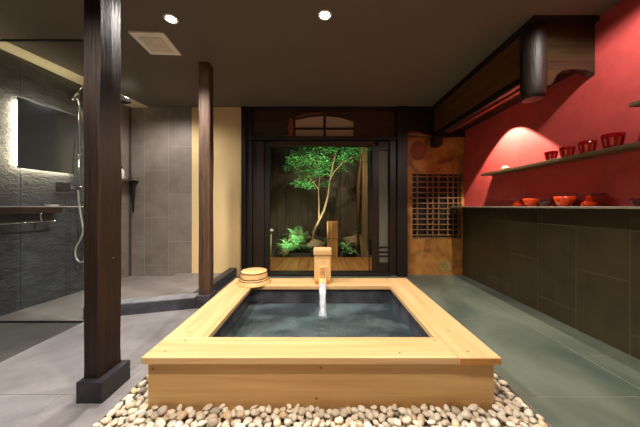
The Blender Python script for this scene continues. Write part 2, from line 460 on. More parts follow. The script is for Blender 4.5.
bm = bmesh.new()
for x in (LX0+0.07, LX0+0.20, LX0+0.27, LX0+0.345, LX0+0.46, LX0+0.53, LX1-0.03):
    box(bm, x-0.008, x+0.008, 3.137, 3.15, LZ0, LZ1, bevel=0.002)
obj('lattice_bar', bm, M['lattice'], w2)['label'] = 'upright lattice bars'
bx('window_frame', M['plank_beige'], w2, LX0, LX1, 3.115, 3.15, LZ0-0.012, LZ0, bevel=0.002)

# burn mark, grey patch
def blob(name, mt, cx, cz, rx, rz, y, seed, label, cat):
    bm = bmesh.new(); pts = []
    for k in range(48):
        a = 2*PI*k/48; r = 1+0.14*noise.noise(Vector((math.cos(a)*1.3, math.sin(a)*1.3, seed)))
        pts.append((cx+rx*r*math.cos(a), cz+rz*r*math.sin(a)))
    prism(bm, pts, 'Y', y-0.002, y)
    return tag(obj(name, bm, mt), label, cat)
blob('burn_mark', M['stain'], 1.24, 1.575, 0.105, 0.12, 3.12, 2.0, 'round dark reddish burn mark on the ochre wall above the lattice', 'wall mark')
blob('plaster_patch', M['greymark'], 1.57, 0.115, 0.085, 0.07, 3.112, 5.0, 'grey green worn patch low on the ochre wall', 'wall mark')

# timber framing of the back wall (setting)
def frame(name, m, *a, bevel=0.003): return sbox(name, m, *a, bevel=bevel)
frame('trim_4', M['black_wood'], -0.995, -0.935, 3.05, 3.2, 0, CEIL)
frame('trim_5', M['black_wood'], -0.932, -0.865, 3.07, 3.2, 0, CEIL)
frame('trim_6', M['jamb'], -0.863, -0.722, 3.10, 3.2, 0, 1.70)
frame('trim_7', M['black_wood_x'], -0.865, 1.83, 3.06, 3.2, 2.085, CEIL)        # top rail
frame('trim_8', M['black_wood_x'], -0.865, 0.95, 3.06, 3.2, 1.705, 1.748)       # rail under the transom
frame('trim_9', M['brown_x'], -0.66, 0.66, 3.10, 3.2, 1.645, 1.70)              # lintel
frame('trim_10', M['black_wood'], 0.95, 1.075, 3.04, 3.2, 0, CEIL)              # wide black post
frame('trim_11', M['jamb'], 0.868, 0.948, 3.08, 3.2, 0, 1.70)
frame('trim_12', M['black_wood_x'], -0.722, 0.868, 3.05, 3.16, -0.002, 0.032)   # threshold
frame('trim_13', M['black_wood_x'], 1.075, 1.83, 3.10, 3.2, 1.751, 2.084)
bm = bmesh.new()
tube(bm, [(1.076, 3.085, 1.775), (1.16, 3.085, 1.79), (1.28, 3.085, 1.772), (1.395, 3.085, 1.755)], [0.036, 0.04, 0.032, 0.026], 14)
tag(obj('wooden_tie_beam', bm, M['beam']), 'short rough brown log set between the black post and the beam', 'beam')
bx_ = bmesh.new(); box(bx_, 1.39, 1.49, 3.0, 3.118, 1.62, 1.735, bevel=0.004)
tag(obj('beam_bracket', bx_, M['black_wood']), 'black block bracket under the far end of the ceiling beam', 'bracket')

# transom with a small arched paper window
w3 = bpy.data.objects.new('window_3', None); COL.objects.link(w3); w3['kind'] = 'structure'; w3.location = (0, 3.14, 1.75)
bm = bmesh.new()
def X(px): return (px-321)/79.0
def Z(py): return E+(206.5-py)/79.0
zb, zt = Z(136), 2.085
pl = [(X(295), zb), (X(295), Z(119)), (X(309), Z(116)), (X(324.5), Z(114.6)), (X(340), Z(116.5)), (X(354), Z(120.5)), (X(354), zb)]
prism(bm, [(-0.865, 1.748), (X(295), 1.748), (X(295), zt), (-0.865, zt)], 'Y', 3.12, 3.16)
prism(bm, [(X(354), 1.748), (0.95, 1.748), (0.95, zt), (X(354), zt)], 'Y', 3.12, 3.16)
prism(bm, [(X(295), 1.748), (X(354), 1.748), (X(354), zb), (X(295), zb)], 'Y', 3.12, 3.16)
for p, q in zip(pl[1:-1], pl[2:-1]): prism(bm, [p, q, (q[0], zt), (p[0], zt)], 'Y', 3.12, 3.16)
obj('transom_panel', bm, M['brown_x'], w3)
bm = bmesh.new(); prism(bm, pl, 'Y', 3.15, 3.153); obj('paper_pane', bm, M['paper'], w3)['label'] = 'arched pale paper pane'
bx('muntin', M['black_wood'], w3, X(323.4), X(325.9), 3.125, 3.15, zb, Z(114.6))
bx('muntin', M['black_wood_x'], w3, X(295), X(354), 3.127, 3.149, Z(128.6), Z(127))
# branch over the arch
bm = bmesh.new(); tube(bm, [(X(295.5), 3.11, Z(117.6)), (X(304), 3.108, Z(114.6)), (X(313), 3.11, Z(113.6)), (X(322), 3.108, Z(112.2))], [0.014, 0.011, 0.008, 0.012], 8)
obj('arch_branch', bm, M['carve'], w3)
# small carved figure on the rail
bm = bmesh.new()
lathe(bm, [(0, 0), (0.045, 0.0), (0.03, 0.02), (0.028, 0.05), (0.042, 0.09), (0.040, 0.13), (0.030, 0.165), (0.026, 0.18), (0.030, 0.2), (0.022, 0.225), (0, 0.235)], (X(291), 3.085, 1.748), 16)
o = tag(obj('wooden_carving', bm, M['carve']), 'small orange brown carved wooden figure on the dark rail beside the paper window', 'carving')
bm = bmesh.new(); tube(bm, [(X(281), 3.08, 1.757), (X(285), 3.085, 1.756), (X(291), 3.09, 1.758), (X(296), 3.085, 1.756)], [0.006, 0.009, 0.009, 0.005], 8)
tag(obj('driftwood_stick', bm, M['carve']), 'thin brown stick lying on the rail under the carved figure', 'stick')

# sliding garden door
d1 = bpy.data.objects.new('door_1', None); COL.objects.link(d1); d1['kind'] = 'structure'; d1.location = (0, 3.15, 0.03)
bx('stile', M['black_wood'], d1, -0.722, -0.655, 3.12, 3.17, 0.032, 1.70, bevel=0.003)
bx('stile', M['jamb'], d1, 0.655, 0.738, 3.12, 3.17, 0.032, 1.645, bevel=0.003)
bx('glass_pane', M['glass'], d1, -0.655, 0.655, 3.14, 3.146, 0.036, 1.645)
bx('glazing_bead', M['steel_dark'], d1, 0.612, 0.622, 3.135, 3.15, 0.036, 1.645)
bx('door_pull', M['plinth'], d1, -0.69, -0.678, 3.112, 3.12, 0.82, 0.90, bevel=0.002)
d2 = bpy.data.objects.new('door_2', None); COL.objects.link(d2); d2['kind'] = 'structure'; d2.location = (0.8, 3.15, 0.03)
bx('frosted_pane', M['frost'], d2, 0.738, 0.858, 3.14, 3.146, 0.155, 1.585)
bx('bottom_rail', M['jamb'], d2, 0.738, 0.868, 3.12, 3.165, 0.032, 0.155, bevel=0.003)
bx('top_rail', M['jamb'], d2, 0.738, 0.868, 3.12, 3.165, 1.585, 1.705, bevel=0.003)
for z in (0.236, 0.29, 0.35): bx('muntin', M['jamb'], d2, 0.738, 0.858, 3.13, 3.14, z-0.008, z+0.008)
bx('stile', M['jamb'], d2, 0.857, 0.869, 3.12, 3.165, 0.155, 1.585)

# ------------------------------------------------------------------ the boxed ceiling beam on the right
t = thing('boxed_ceiling_beam', 'dark brown timber beam boxed along the ceiling beside the red wall', 'beam', (1.6, 2.4, CEIL))
bm = bmesh.new(); prism(bm, [(1.39, 1.60), (1.82, 1.60), (1.82, 3.058), (1.39, 3.058)], 'Z', 2.085, CEIL)
obj('top_board', bm, M['black_wood_x'], t)
bx('side_board', M['beam'], t, 1.412, 1.445, 1.70, 3.058, 1.80, 2.085, bevel=0.003)
bx('lower_rail', M['black_wood'], t, 1.425, 1.47, 1.72, 3.058, 1.745, 1.80, bevel=0.003)
bx('inner_rail', M['rail'], t, 1.57, 1.61, 1.76, 3.058, 1.785, 1.825, bevel=0.002)
bx('soffit_board', M['jamb'], t, 1.445, 1.82, 1.67, 3.058, 1.825, 1.84)
bm = bmesh.new()
pts = [(1.47, 2.085), (1.47, 1.665), (1.525, 1.675), (1.545, 1.70), (1.565, 1.75), (1.60, 1.775), (1.68, 1.785), (1.76, 1.778), (1.795, 1.765), (1.82, 1.745), (1.82, 2.085)]
prism(bm, pts, 'Y', 1.625, 1.67)
bmesh.ops.bevel(bm, geom=bm.edges[:], offset=0.003, segments=1, affect='EDGES')
obj('end_board', bm, M['endboard'], t)['label'] = 'scarred notched end board facing the room'
bm = bmesh.new()
cx, cy = 1.450, 1.675; prof = []
pts = [(cx, cy, z) for z in np.linspace(1.60, 2.085, 14)]
tube(bm, pts, [0.060, 0.068, 0.071]+[0.073]*11, 24)
obj('log_stub', bm, M['log'], t)['label'] = 'polished round log end hanging below the beam corner'

# ------------------------------------------------------------------ posts
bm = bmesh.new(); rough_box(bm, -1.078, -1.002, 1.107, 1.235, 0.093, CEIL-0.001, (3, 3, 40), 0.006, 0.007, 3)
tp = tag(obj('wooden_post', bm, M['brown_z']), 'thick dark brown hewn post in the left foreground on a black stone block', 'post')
bm = bmesh.new(); tube(bm, [(-1.0045, 1.18, 0.622), (-0.997, 1.18, 0.622)], 0.004, 8); obj('nail_head', bm, M['chrome'], tp)
bm = bmesh.new(); box(bm, -1.0815, -0.967, 1.081, 1.243, 0, 0.093, bevel=0.002)
tag(obj('stone_plinth', bm, M['plinth']), 'black stone block under the thick foreground post', 'plinth')
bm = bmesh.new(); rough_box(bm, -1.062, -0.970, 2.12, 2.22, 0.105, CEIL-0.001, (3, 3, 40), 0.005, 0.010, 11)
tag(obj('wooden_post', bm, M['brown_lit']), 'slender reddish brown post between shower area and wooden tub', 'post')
bm = bmesh.new(); box(bm, -1.0725, -0.955, 2.09, 2.24, 0, 0.105, bevel=0.004)
tag(obj('stone_plinth', bm, M['curb']), 'dark stone block under the slender post at the curb corner', 'plinth')

# ------------------------------------------------------------------ bathtub
XO, XI = 0.775, 0.565; YF, YFI, YBI, YB = 1.054, 1.223, 2.006, 2.23; ZT, ZR = 0.219, 0.190
tub = thing('bathtub', 'square sunken bath with pale cypress rim and dark slate basin', 'bathtub', (0, 1.64, 0))
bm = bmesh.new(); box(bm, -XO, 0.592, YF, YFI, ZR, ZT, bevel=0.0025); obj('front_rim_board', bm, M['hinoki_x'], tub)
bm = bmesh.new(); box(bm, 0.5935, XO, YF-0.003, YB, ZR, ZT+0.001, bevel=0.0025); obj('side_rim_board', bm, M['hinoki_y'], tub)
bm = bmesh.new(); box(bm, XI, 0.592, YFI+0.001, YBI, ZR+0.002, ZT-0.001, bevel=0.0015); obj('inner_lip', bm, M['hinoki_y'], tub)
bm = bmesh.new(); box(bm, -XO, -0.592, YFI+0.0015, YB, ZR, ZT, bevel=0.0025); obj('side_rim_board', bm, M['hinoki_y'], tub)
bm = bmesh.new(); box(bm, -0.5905, -XI, YFI+0.0015, YBI, ZR+0.002, ZT-0.001, bevel=0.0015); obj('inner_lip', bm, M['hinoki_y'], tub)
bm = bmesh.new(); box(bm, -0.5905, 0.592, YBI+0.001, YB, ZR, ZT, bevel=0.0025); obj('back_rim_board', bm, M['hinoki_x'], tub)
bm = bmesh.new()
box(bm, -0.757, 0.757, 1.072, 1.10, -0.05, ZR-0.0005, bevel=0.002); obj('front_panel', bm, M['hinoki_side'], tub)
for s in (-1, 1):
    bm = bmesh.new(); box(bm, *sorted((s*0.757, s*0.73)), 1.101, 2.185, -0.05, ZR-0.0005, bevel=0.002); obj('side_panel', bm, M['hinoki_side'], tub)
bm = bmesh.new(); box(bm, -0.757, 0.757, 2.186, 2.212, -0.05, ZR-0.0005, bevel=0.002); obj('back_panel', bm, M['hinoki_side'], tub)
bm = bmesh.new(); box(bm, 0.596, XO-0.002, YF-0.0045, YF-0.003, ZR+0.002, ZT-0.002); obj('end_grain', bm, M['endgrain'], tub)['label'] = 'darker end grain of the side board'
def knot(parent, x, y, z, ax, r=0.005):
    bm = bmesh.new(); tube(bm, [(x, y, z), (x, y, z+0.0006)] if ax == 'Z' else [(x, y, z), (x, y-0.0006, z)], r, 10)
    obj('wood_plug', bm, M['knot'], parent)['label'] = 'small dark knot or plug'
kids = {c.name: c for c in tub.children}
for x, y, p_ in ((-0.70, 1.10, 'front_rim_board'), (-0.66, 1.19, 'front_rim_board'), (0.55, 1.19, 'front_rim_board'), (0.35, 1.09, 'front_rim_board'),
                 (0.66, 1.10, 'side_rim_board'), (0.665, 1.28, 'side_rim_board'), (-0.68, 1.27, 'side_rim_board.001')):
    knot(kids[p_], x, y, ZT+(0.001 if p_ == 'side_rim_board' else 0), 'Z')
for x, z in ((-0.02, 0.03), (-0.735, 0.16), (0.0, 0.165)): knot(kids['front_panel'], x, 1.072, z, 'Y', 0.006)
# basin: slate tiles on four sides
bm = bmesh.new()
bx0, bx1, by0, by1, zb0 = -0.585, 0.585, 1.205, 2.03, -0.42
box(bm, bx0-0.05, bx1+0.05, by0-0.05, by1+0.05, zb0-0.05, zb0-0.004, mi=1)
for (a, b, c, e_) in ((bx0-0.05, bx0-0.008, by0-0.05, by1+0.05), (bx1+0.008, bx1+0.05, by0-0.05, by1+0.05), (bx0-0.05, bx1+0.05, by0-0.05, by0-0.008), (bx0-0.05, bx1+0.05, by1+0.008, by1+0.05)):
    box(bm, a, b, c, e_, zb0-0.05, ZR-0.001, mi=1)
g = 0.0015; zs = [zb0, -0.23, -0.02, 0.072+0.0, ZR-0.001]
zs = [zb0, -0.228, -0.078, 0.072, ZR-0.001]
for z0, z1 in zip(zs, zs[1:]):
    xs = np.linspace(bx0, bx1, 7)
    for a, b in zip(xs, xs[1:]):
        box(bm, a+g, b-g, by1, by1+0.008, z0+g, z1-g); box(bm, a+g, b-g, by0-0.008, by0, z0+g, z1-g)
    ys = np.linspace(by0, by1, 5)
    for a, b in zip(ys, ys[1:]):
        box(bm, bx0-0.008, bx0, a+g, b-g, z0+g, z1-g); box(bm, bx1, bx1+0.008, a+g, b-g, z0+g, z1-g)
for a, b in zip(np.linspace(bx0, bx1, 7), np.linspace(bx0, bx1, 7)[1:]):
    for c, e_ in zip(np.linspace(by0, by1, 5), np.linspace(by0, by1, 5)[1:]): box(bm, a+g, b-g, c+g, e_-g, zb0-0.004, zb0)
obj('basin', bm, [M['basin'], M['basin_j']], tub)['label'] = 'dark slate tiled basin'
# drain grating corner piece seen at the rear left inside the basin is part of the basin wall

# water
WZ = 0.066; SX, SY = 0.013, 1.80
bm = bmesh.new(); nx, ny = 150, 110; grid = []
for i in range(nx+1):
    r = []
    for j in range(ny+1):
        x = bx0+0.001+(bx1-bx0-0.002)*i/nx; y = by0+0.001+(by1-by0-0.002)*j/ny
        dd = math.hypot(x-SX, y-SY)
        z = 0.0055*math.cos(dd*95)*math.exp(-dd*6)+0.004*noise.noise(Vector((x*9, y*14, 1.3)))+0.0012*noise.noise(Vector((x*26, y*30, 4)))
        if dd < 0.05: z += 0.006*(1-dd/0.05)*random.random()
        r.append(bm.verts.new((x, y, WZ+z)))
    grid.append(r)
for i in range(nx):
    for j in range(ny):
        f = bm.faces.new([grid[i][j], grid[i+1][j], grid[i+1][j+1], grid[i][j+1]]); f.smooth = True
water = tag(obj('bath_water', bm, M['water']), 'clear rippling grey green water filling the bath', 'water', kind='stuff')

# spout on the back rim
sp = thing('water_spout', 'pale wooden box spout with capped top on the back rim of the bath', 'spout', (0.013, 2.13, ZT))
c = 0.013
bx('spout_body', M['hinoki_z'], sp, c-0.070, c+0.070, 2.072, 2.19, ZT, 0.455, bevel=0.003)
bx('spout_cap', M['hinoki_x'], sp, c-0.077, c+0.077, 2.062, 2.20, 0.455, 0.508, bevel=0.008)
bx('spout_plaque', M['hinoki_z'], sp, c-0.036, c+0.036, 2.060, 2.071, 0.262, 0.365, bevel=0.003)
# carved mark on the plaque
bm = bmesh.new()
for (x0, x1, z0, z1) in ((-0.016, 0.016, 0.346, 0.350), (-0.016, -0.011, 0.275, 0.346), (0.011, 0.016, 0.275, 0.346), (-0.011, 0.011, 0.318, 0.322), (-0.011, 0.011, 0.295, 0.299), (-0.002, 0.003, 0.299, 0.346), (-0.016, 0.016, 0.272, 0.276)):
    box(bm, c+x0, c+x1, 2.0585, 2.060, z0, z1)
obj('carved_mark', bm, mat_plain('red_brown_mark', (176, 104, 62), 0.6), sp)['label'] = 'small red brown carved mark'
bm = bmesh.new(); prism(bm, [(2.064, 0.266), (2.064, 0.232), (1.985, 0.222), (1.985, 0.252)], 'X', c-0.030, c+0.030)
bmesh.ops.bevel(bm, geom=bm.edges[:], offset=0.002, segments=1, affect='EDGES'); obj('spout_lip', bm, M['hinoki_y'], sp)
for s in (-1, 1):
    bm = bmesh.new(); box(bm, *sorted((c+s*0.040, c+s*0.062)), 2.045, 2.071, ZT+0.0005, ZT+0.035, bevel=0.004); obj('spout_peg', bm, M['endgrain'], sp)
# stream
bm = bmesh.new(); rings = []
for i in range(22):
    tt = i/21; yy = 1.99-(1.99-SY)*tt
    zz = 0.246-(0.246-WZ+0.004)*tt**1.8
    w = 0.029-0.008*tt+0.0012*math.sin(i*0.9); th = 0.009+0.004*tt
    if tt > 0.85: w += (tt-0.85)*0.09; th += (tt-0.85)*0.08
    rings.append([bm.verts.new((c+w*math.cos(2*PI*k/16)+0.0015*noise.noise(Vector((k, i*.7, 0))), yy+th*math.sin(2*PI*k/16), zz)) for k in range(16)])
for a, b in zip(rings, rings[1:]):
    for k in range(16):
        f = bm.faces.new([a[k], a[(k+1) % 16], b[(k+1) % 16], b[k]]); f.smooth = True
bm.faces.new(rings[0]); bm.faces.new(rings[-1][::-1])
tag(obj('water_stream', bm, M['stream']), 'stream of water pouring from the wooden spout into the bath', 'water stream')

# two stacked wooden wash basins on the rear left corner
def wash_basin(z, r0, r1, h, label, flip_hoops):
    t = thing('wash_basin', label, 'basin', (-0.572, 2.095, z), 'wooden wash basins on the bath corner')
    cc = (-0.572, 2.095, z)
    bm = bmesh.new()
    lathe(bm, [(r0-0.012, 0.0), (r0, 0.0), (r0, 0.004), (r1, h-0.004), (r1-0.003, h), (0, h)], cc, 48)
    lathe(bm, [(r0-0.012, 0.0), (r1-0.012, h-0.012), (0, h-0.012)], cc, 48)
    obj('basin_shell', bm, M['hinoki_z'], t)
    for q in flip_hoops:
        rr = r0+(r1-r0)*q+0.0012; bm = bmesh.new()
        lathe(bm, [(rr-0.001, q*h-0.003), (rr+0.0015, q*h-0.0025), (rr+0.0015, q*h+0.0025), (rr-0.001, q*h+0.003)], cc, 48)
        obj('hoop', bm, M['hoop'], t)
    return t
wash_basin(ZT+0.0005, 0.141, 0.118, 0.042, 'wide lower wooden wash basin upside down on the bath rim', (0.85,))
wash_basin(ZT+0.043, 0.112, 0.108, 0.062, 'round pale wooden wash basin stacked upside down on a wider one', (0.12, 0.88))

# ------------------------------------------------------------------ pebbles
protos = []
for k in range(10):
    bm = bmesh.new(); bmesh.ops.create_icosphere(bm, subdivisions=3, radius=1)
    for v in bm.verts:
        n_ = noise.noise(v.co*1.1+Vector((k*7.1, 0, 0)))
        v.co *= 1+0.22*n_
    for f in bm.faces: f.smooth = True
    me = bpy.data.meshes.new('pebble'); bm.to_mesh(me); bm.free(); me.materials.append(M['pebble']); protos.append(me)
CELL = 0.004; gx0, gx1, gy0, gy1 = -0.90, 0.915, 0.68, 2.24
NX, NY = int((gx1-gx0)/CELL), int((gy1-gy0)/CELL)
H = np.full((NX, NY), -0.032); OWN = np.full((NX, NY), -1)
def region(x, y, m):
    if x < gx0+m or x > gx1-m or y < gy0+m or y > gy1-m: return False
    if -0.757-m < x < 0.757+m and y > 1.072-m: return False
    return True
pebs = []
def drop(x, y, a, b, cc, ang):
    r = max(a, b); i0, i1 = max(0, int((x-r-gx0)/CELL)), min(NX, int((x+r-gx0)/CELL)+2)
    j0, j1 = max(0, int((y-r-gy0)/CELL)), min(NY, int((y+r-gy0)/CELL)+2)
    xs = gx0+(np.arange(i0, i1)+.5)*CELL-x; ys = gy0+(np.arange(j0, j1)+.5)*CELL-y
    U = xs[:, None]*math.cos(ang)+ys[None, :]*math.sin(ang); V = -xs[:, None]*math.sin(ang)+ys[None, :]*math.cos(ang)
    q = 1-(U/a)**2-(V/b)**2; ok = q > 0
    if not ok.any(): return None
    hh = cc*np.sqrt(np.clip(q, 0, 1)); sub = H[i0:i1, j0:j1]
    z = (sub+hh)[ok].max()          # centre height when touching what is below
    return z-0.15*cc, (i0, i1, j0, j1, hh, ok)
def lay(n, inner=False):
    for _ in range(n):
        a = random.uniform(0.014, 0.0225); b = a*random.uniform(0.62, 0.85); cc = b*random.uniform(0.6, 0.85)
        best = None
        for _t in range(7):
            if random.random() < 0.72: x, y = random.uniform(gx0, gx1), random.uniform(gy0, 1.07)
            else: x, y = random.choice((random.uniform(gx0, -0.757), random.uniform(0.757, gx1))), random.uniform(1.05, gy1)
            if not region(x, y, b*0.9): continue
            ang = random.uniform(0, PI)
            r = drop(x, y, a, b, cc, ang)
            if r and (best is None or r[0] < best[0][0]): best = (r, x, y, ang)
        if best is None or best[0][0] > 0.004: continue
        (z, (i0, i1, j0, j1, hh, ok)), x, y, ang = best
        idx = len(pebs)
        sub = H[i0:i1, j0:j1]; top = z+hh; m_ = ok & (top > sub)
        sub[m_] = top[m_]; OWN[i0:i1, j0:j1][m_] = idx
        pebs.append((x, y, z, a, b, cc, ang))
lay(3600)
vis = np.bincount(OWN[OWN >= 0], minlength=len(pebs)).astype(float)
score = []
for i, p in enumerate(pebs):
    x, y, z = p[:3]; u = 321+245*x/y; v = 206.5+245*(E-z)/y
    inn = (4 < u < 636) and v < 425 and not (y > 1.20)
    score.append(vis[i]*CELL*CELL*p[5]**0*(1/y**2) if inn and vis[i]*CELL*CELL > 0.35*PI*p[3]*p[4] else 0)
order = sorted(range(len(pebs)), key=lambda i: -score[i])
chosen = set(i for i in order[:300] if score[i] > 0)
lowm = bmesh.new(); bmesh.ops.create_icosphere(lowm, subdivisions=2, radius=1)
LV = np.array([v.co[:] for v in lowm.verts]); LF = np.array([[v.index for v in f.verts] for f in lowm.faces]); lowm.free()
GV, GF = [], []
lab = 'smooth white or tan river pebble in the gravel bed in front of the bath'
for i, (x, y, z, a, b, cc, ang) in enumerate(pebs):
    me = protos[i % 10]
    mtx = Matrix.Translation((x, y, z)) @ Matrix.Rotation(ang, 4, 'Z') @ Matrix.Rotation(random.uniform(-0.3, 0.3), 4, 'X') @ Matrix.Rotation(random.uniform(-0.25, 0.25), 4, 'Y') @ Matrix.Diagonal((a, b, cc, 1))
    if i in chosen:
        o = bpy.data.objects.new('pebble', me); COL.objects.link(o); o.matrix_world = mtx
        tag(o, lab, 'pebble', 'pebbles around the bath')
    elif vis[i] > 2:
        m4 = np.array(mtx); GF.append(LF+len(GV)*len(LV)); GV.append(LV @ m4[:3, :3].T+m4[:3, 3])
me = bpy.data.meshes.new('gravel'); me.from_pydata(np.concatenate(GV).tolist(), [], np.concatenate(GF).tolist())
me.polygons.foreach_set('use_smooth', [True]*len(me.polygons)); me.materials.append(M['pebble'])
go = bpy.data.objects.new('gravel', me); COL.objects.link(go)
tag(go, 'remaining bed of small river pebbles around the bath', 'gravel', kind='stuff')

# ------------------------------------------------------------------ ceiling fittings
def downlight(x, y, label):
    t = thing('downlight', label, 'ceiling light', (x, y, CEIL), 'recessed ceiling downlights')
    bm = bmesh.new(); lathe(bm, [(0.030, -0.001), (0.036, -0.004), (0.043, -0.003), (0.046, 0.0), (0.030, 0.0)], (x, y, CEIL), 32); obj('trim_ring', bm, M['vent'], t)
    bm = bmesh.new(); lathe(bm, [(0, -0.003), (0.024, -0.0025), (0.030, -0.001)], (x, y, CEIL), 24); obj('lamp_face', bm, M['bulb'], t)
    return t
downlight(-1.0, 1.633, 'small bright ceiling downlight beside the square vent')
downlight(0.026, 1.60, 'small bright ceiling downlight above the middle of the bath')
def spot(name, loc, target, power, angle, blend, color, radius=0.03):
    l = bpy.data.lights.new(name, 'SPOT'); l.energy = power; l.spot_size = math.radians(angle); l.spot_blend = blend
    l.color = color; l.shadow_soft_size = radius
    o = bpy.data.objects.new(name, l); COL.objects.link(o); o.location = loc
    o.rotation_euler = (Vector(target)-Vector(loc)).to_track_quat('-Z', 'Y').to_euler()
    return o
WARM = (1.0, 0.84, 0.66); NEU = (1.0, 0.93, 0.86)
spot('lamp_downlight', (-1.0, 1.633, CEIL-0.02), (-1.0, 1.633, 0), 56, 135, 0.6, NEU)
spot('lamp_downlight', (0.026, 1.60, CEIL-0.02), (0.026, 1.6, 0), 50, 120, 0.35, WARM)
# the same row again, over the camera's back
spot('lamp_downlight', (-1.0, 0.45, CEIL-0.02), (-1.0, 0.45, 0), 48, 125, 0.5, NEU)
spot('lamp_downlight', (0.026, 0.45, CEIL-0.02), (0.026, 0.45, 0), 52, 120, 0.5, WARM)
spot('lamp_downlight', (1.40, 1.12, CEIL-0.02), (1.40, 1.12, 0), 19, 165, 0.3, (1.0, 0.93, 0.88))
# unseen fill lamp added over the shower area, and picture lamp under the beam
spot('fill_shower', (-1.80, 2.55, CEIL-0.02), (-1.80, 2.55, 0), 30, 160, 0.7, NEU, 0.10)
spot('lamp_beam', (1.61, 2.32, 1.80), (1.63, 2.32, 0), 105, 94, 0.15, WARM, 0.012)
bm = bmesh.new(); lathe(bm, [(0, 0.025), (0.02, 0.025), (0.022, 0.004), (0.019, 0.002), (0, 0.006)], (1.65, 2.32, 1.80), 20)
tag(obj('beam_lamp', bm, M['steel_dark']), 'small dark lamp head hidden under the ceiling beam', 'lamp')

v = thing('ceiling_vent', 'square white ventilation grille on the ceiling beside a downlight', 'vent', (-1.256, 1.873, CEIL))
bm = bmesh.new(); box(bm, -1.379, -1.133, 1.744, 2.002, CEIL-0.014, CEIL, bevel=0.004); fr = obj('vent_frame', bm, M['vent'], v)
bm = bmesh.new(); box(bm, -1.335, -1.177, 1.785, 1.955, CEIL-0.019, CEIL-0.0145, bevel=0.002)
gr = obj('vent_grille', bm, M['vent_dirty'], v)
bm = bmesh.new()
for i in range(7): box(bm, -1.325+0, -1.187, 1.80+i*0.02, 1.803+i*0.02, CEIL-0.021, CEIL-0.0185)
obj('vent_slot', bm, M['vent'], v)
v.rotation_euler = (0, 0, 0.06)

# ------------------------------------------------------------------ left wet area
# mirror standing off the wall with led strips behind
mi = thing('wall_mirror', 'large frameless backlit mirror on the dark slate wall', 'mirror', (wx(2.2), 2.2, 1.47))
ya, yb, za, zb_ = 2.005, 2.445, 1.187, 1.765
def onwall(y, off): return Vector((wx(y), y, 0))+dn*off
def slab(bm, y0, y1, o0, o1, z0, z1):
    ps = [onwall(y0, o0), onwall(y1, o0), onwall(y1, o1), onwall(y0, o1)]
    prism(bm, [(p.x, p.y) for p in ps], 'Z', z0, z1)
bm = bmesh.new(); slab(bm, ya, yb, 0.045, 0.051, za, zb_); obj('mirror_glass', bm, M['mirror'], mi)
bm = bmesh.new(); slab(bm, ya+0.05, yb-0.05, 0.0, 0.045, za+0.05, zb_-0.05); obj('mirror_back', bm, M['plastic_w'], mi)
bm = bmesh.new()
slab(bm, ya+0.012, ya+0.03, 0.006, 0.03, za+0.02, zb_-0.02); slab(bm, ya+0.03, yb-0.02, 0.008, 0.03, za+0.010, za+0.022)
slab(bm, ya+0.03, yb-0.02, 0.015, 0.025, zb_-0.026, zb_-0.020)
obj('led_strip', bm, M['led'], mi)['label'] = 'warm glowing strip behind the mirror'
# wooden shelf and towel rail
bm = bmesh.new(); slab(bm, 1.852, 2.29, 0.0, 0.085, 0.812, 0.868)
tag(obj('wall_shelf', bm, mat_wood('dark_reddish_shelf', (30, 18, 13), (56, 36, 26), 'Y', 0.5)), 'dark brown wooden shelf on the slate wall under the mirror', 'shelf')
tr = thing('towel_rail', 'slim chrome towel rail hanging below the brown shelf', 'towel rail', (-2.43, 2.0, 0.81))
bm = bmesh.new(); p, q = onwall(1.855, 0.095), onwall(2.22, 0.095); tube(bm, [(p.x, p.y, 0.735), (q.x, q.y, 0.74)], 0.006, 10); obj('rail', bm, M['chrome'], tr)
bm = bmesh.new(); p = onwall(2.13, 0.085); tube(bm, [(p.x, p.y, 0.811), (p.x, p.y, 0.78), (p.x+0.01, p.y, 0.738)], 0.007, 10); obj('bracket', bm, M['chrome'], tr)
bm = bmesh.new(); p = onwall(2.225, 0.095); lathe(bm, [(0, -0.010), (0.008, -0.008), (0.010, 0), (0.008, 0.008), (0, 0.010)], (p.x, p.y, 0.74), 12); obj('end_knob', bm, M['chrome'], tr)
# soap dish
bm = bmesh.new(); p = onwall(2.24, 0.045); lathe(bm, [(0, 0), (0.035, 0), (0.05, 0.018), (0.046, 0.018), (0.03, 0.006), (0, 0.006)], (p.x, p.y, 0.868), 20)
tag(obj('soap_dish', bm, M['porcelain']), 'small pale soap dish at the end of the brown shelf', 'soap dish')

# shower set
sh = thing('shower_set', 'chrome shower column with mixer and hoses on the left slate wall', 'shower', (-2.44, 2.475, 0))
bm = bmesh.new(); tube(bm, [(-2.44, 2.475, 1.06), (-2.44, 2.475, 2.04), (-2.43, 2.476, 2.07), (-2.39, 2.48, 2.082), (-2.10, 2.5, 2.075), (-2.08, 2.5, 2.06), (-2.08, 2.5, 1.995)], 0.009, 12); obj('riser_pipe', bm, M['chrome'], sh)
bm = bmesh.new(); lathe(bm, [(0, 0.03), (0.015, 0.028), (0.02, 0.012), (0.118, 0.010), (0.122, 0.004), (0.118, 0), (0, 0)], (-2.08, 2.5, 1.965), 36); obj('rain_head', bm, M['chrome'], sh)
bm = bmesh.new(); lathe(bm, [(0, 0.02), (0.03, 0.016), (0.05, 0.008), (0.052, 0), (0, -0.003)], (0, 0, 0), 28)
bmesh.ops.rotate(bm, cent=(0, 0, 0), matrix=Matrix.Rotation(math.radians(65), 3, 'X'), verts=bm.verts); bmesh.ops.translate(bm, vec=(-2.43, 2.41, 1.955), verts=bm.verts)
tube(bm, [(-2.43, 2.42, 1.955), (-2.435, 2.46, 1.94), (-2.44, 2.475, 1.88)], 0.011, 10)
obj('hand_shower', bm, M['chrome'], sh)
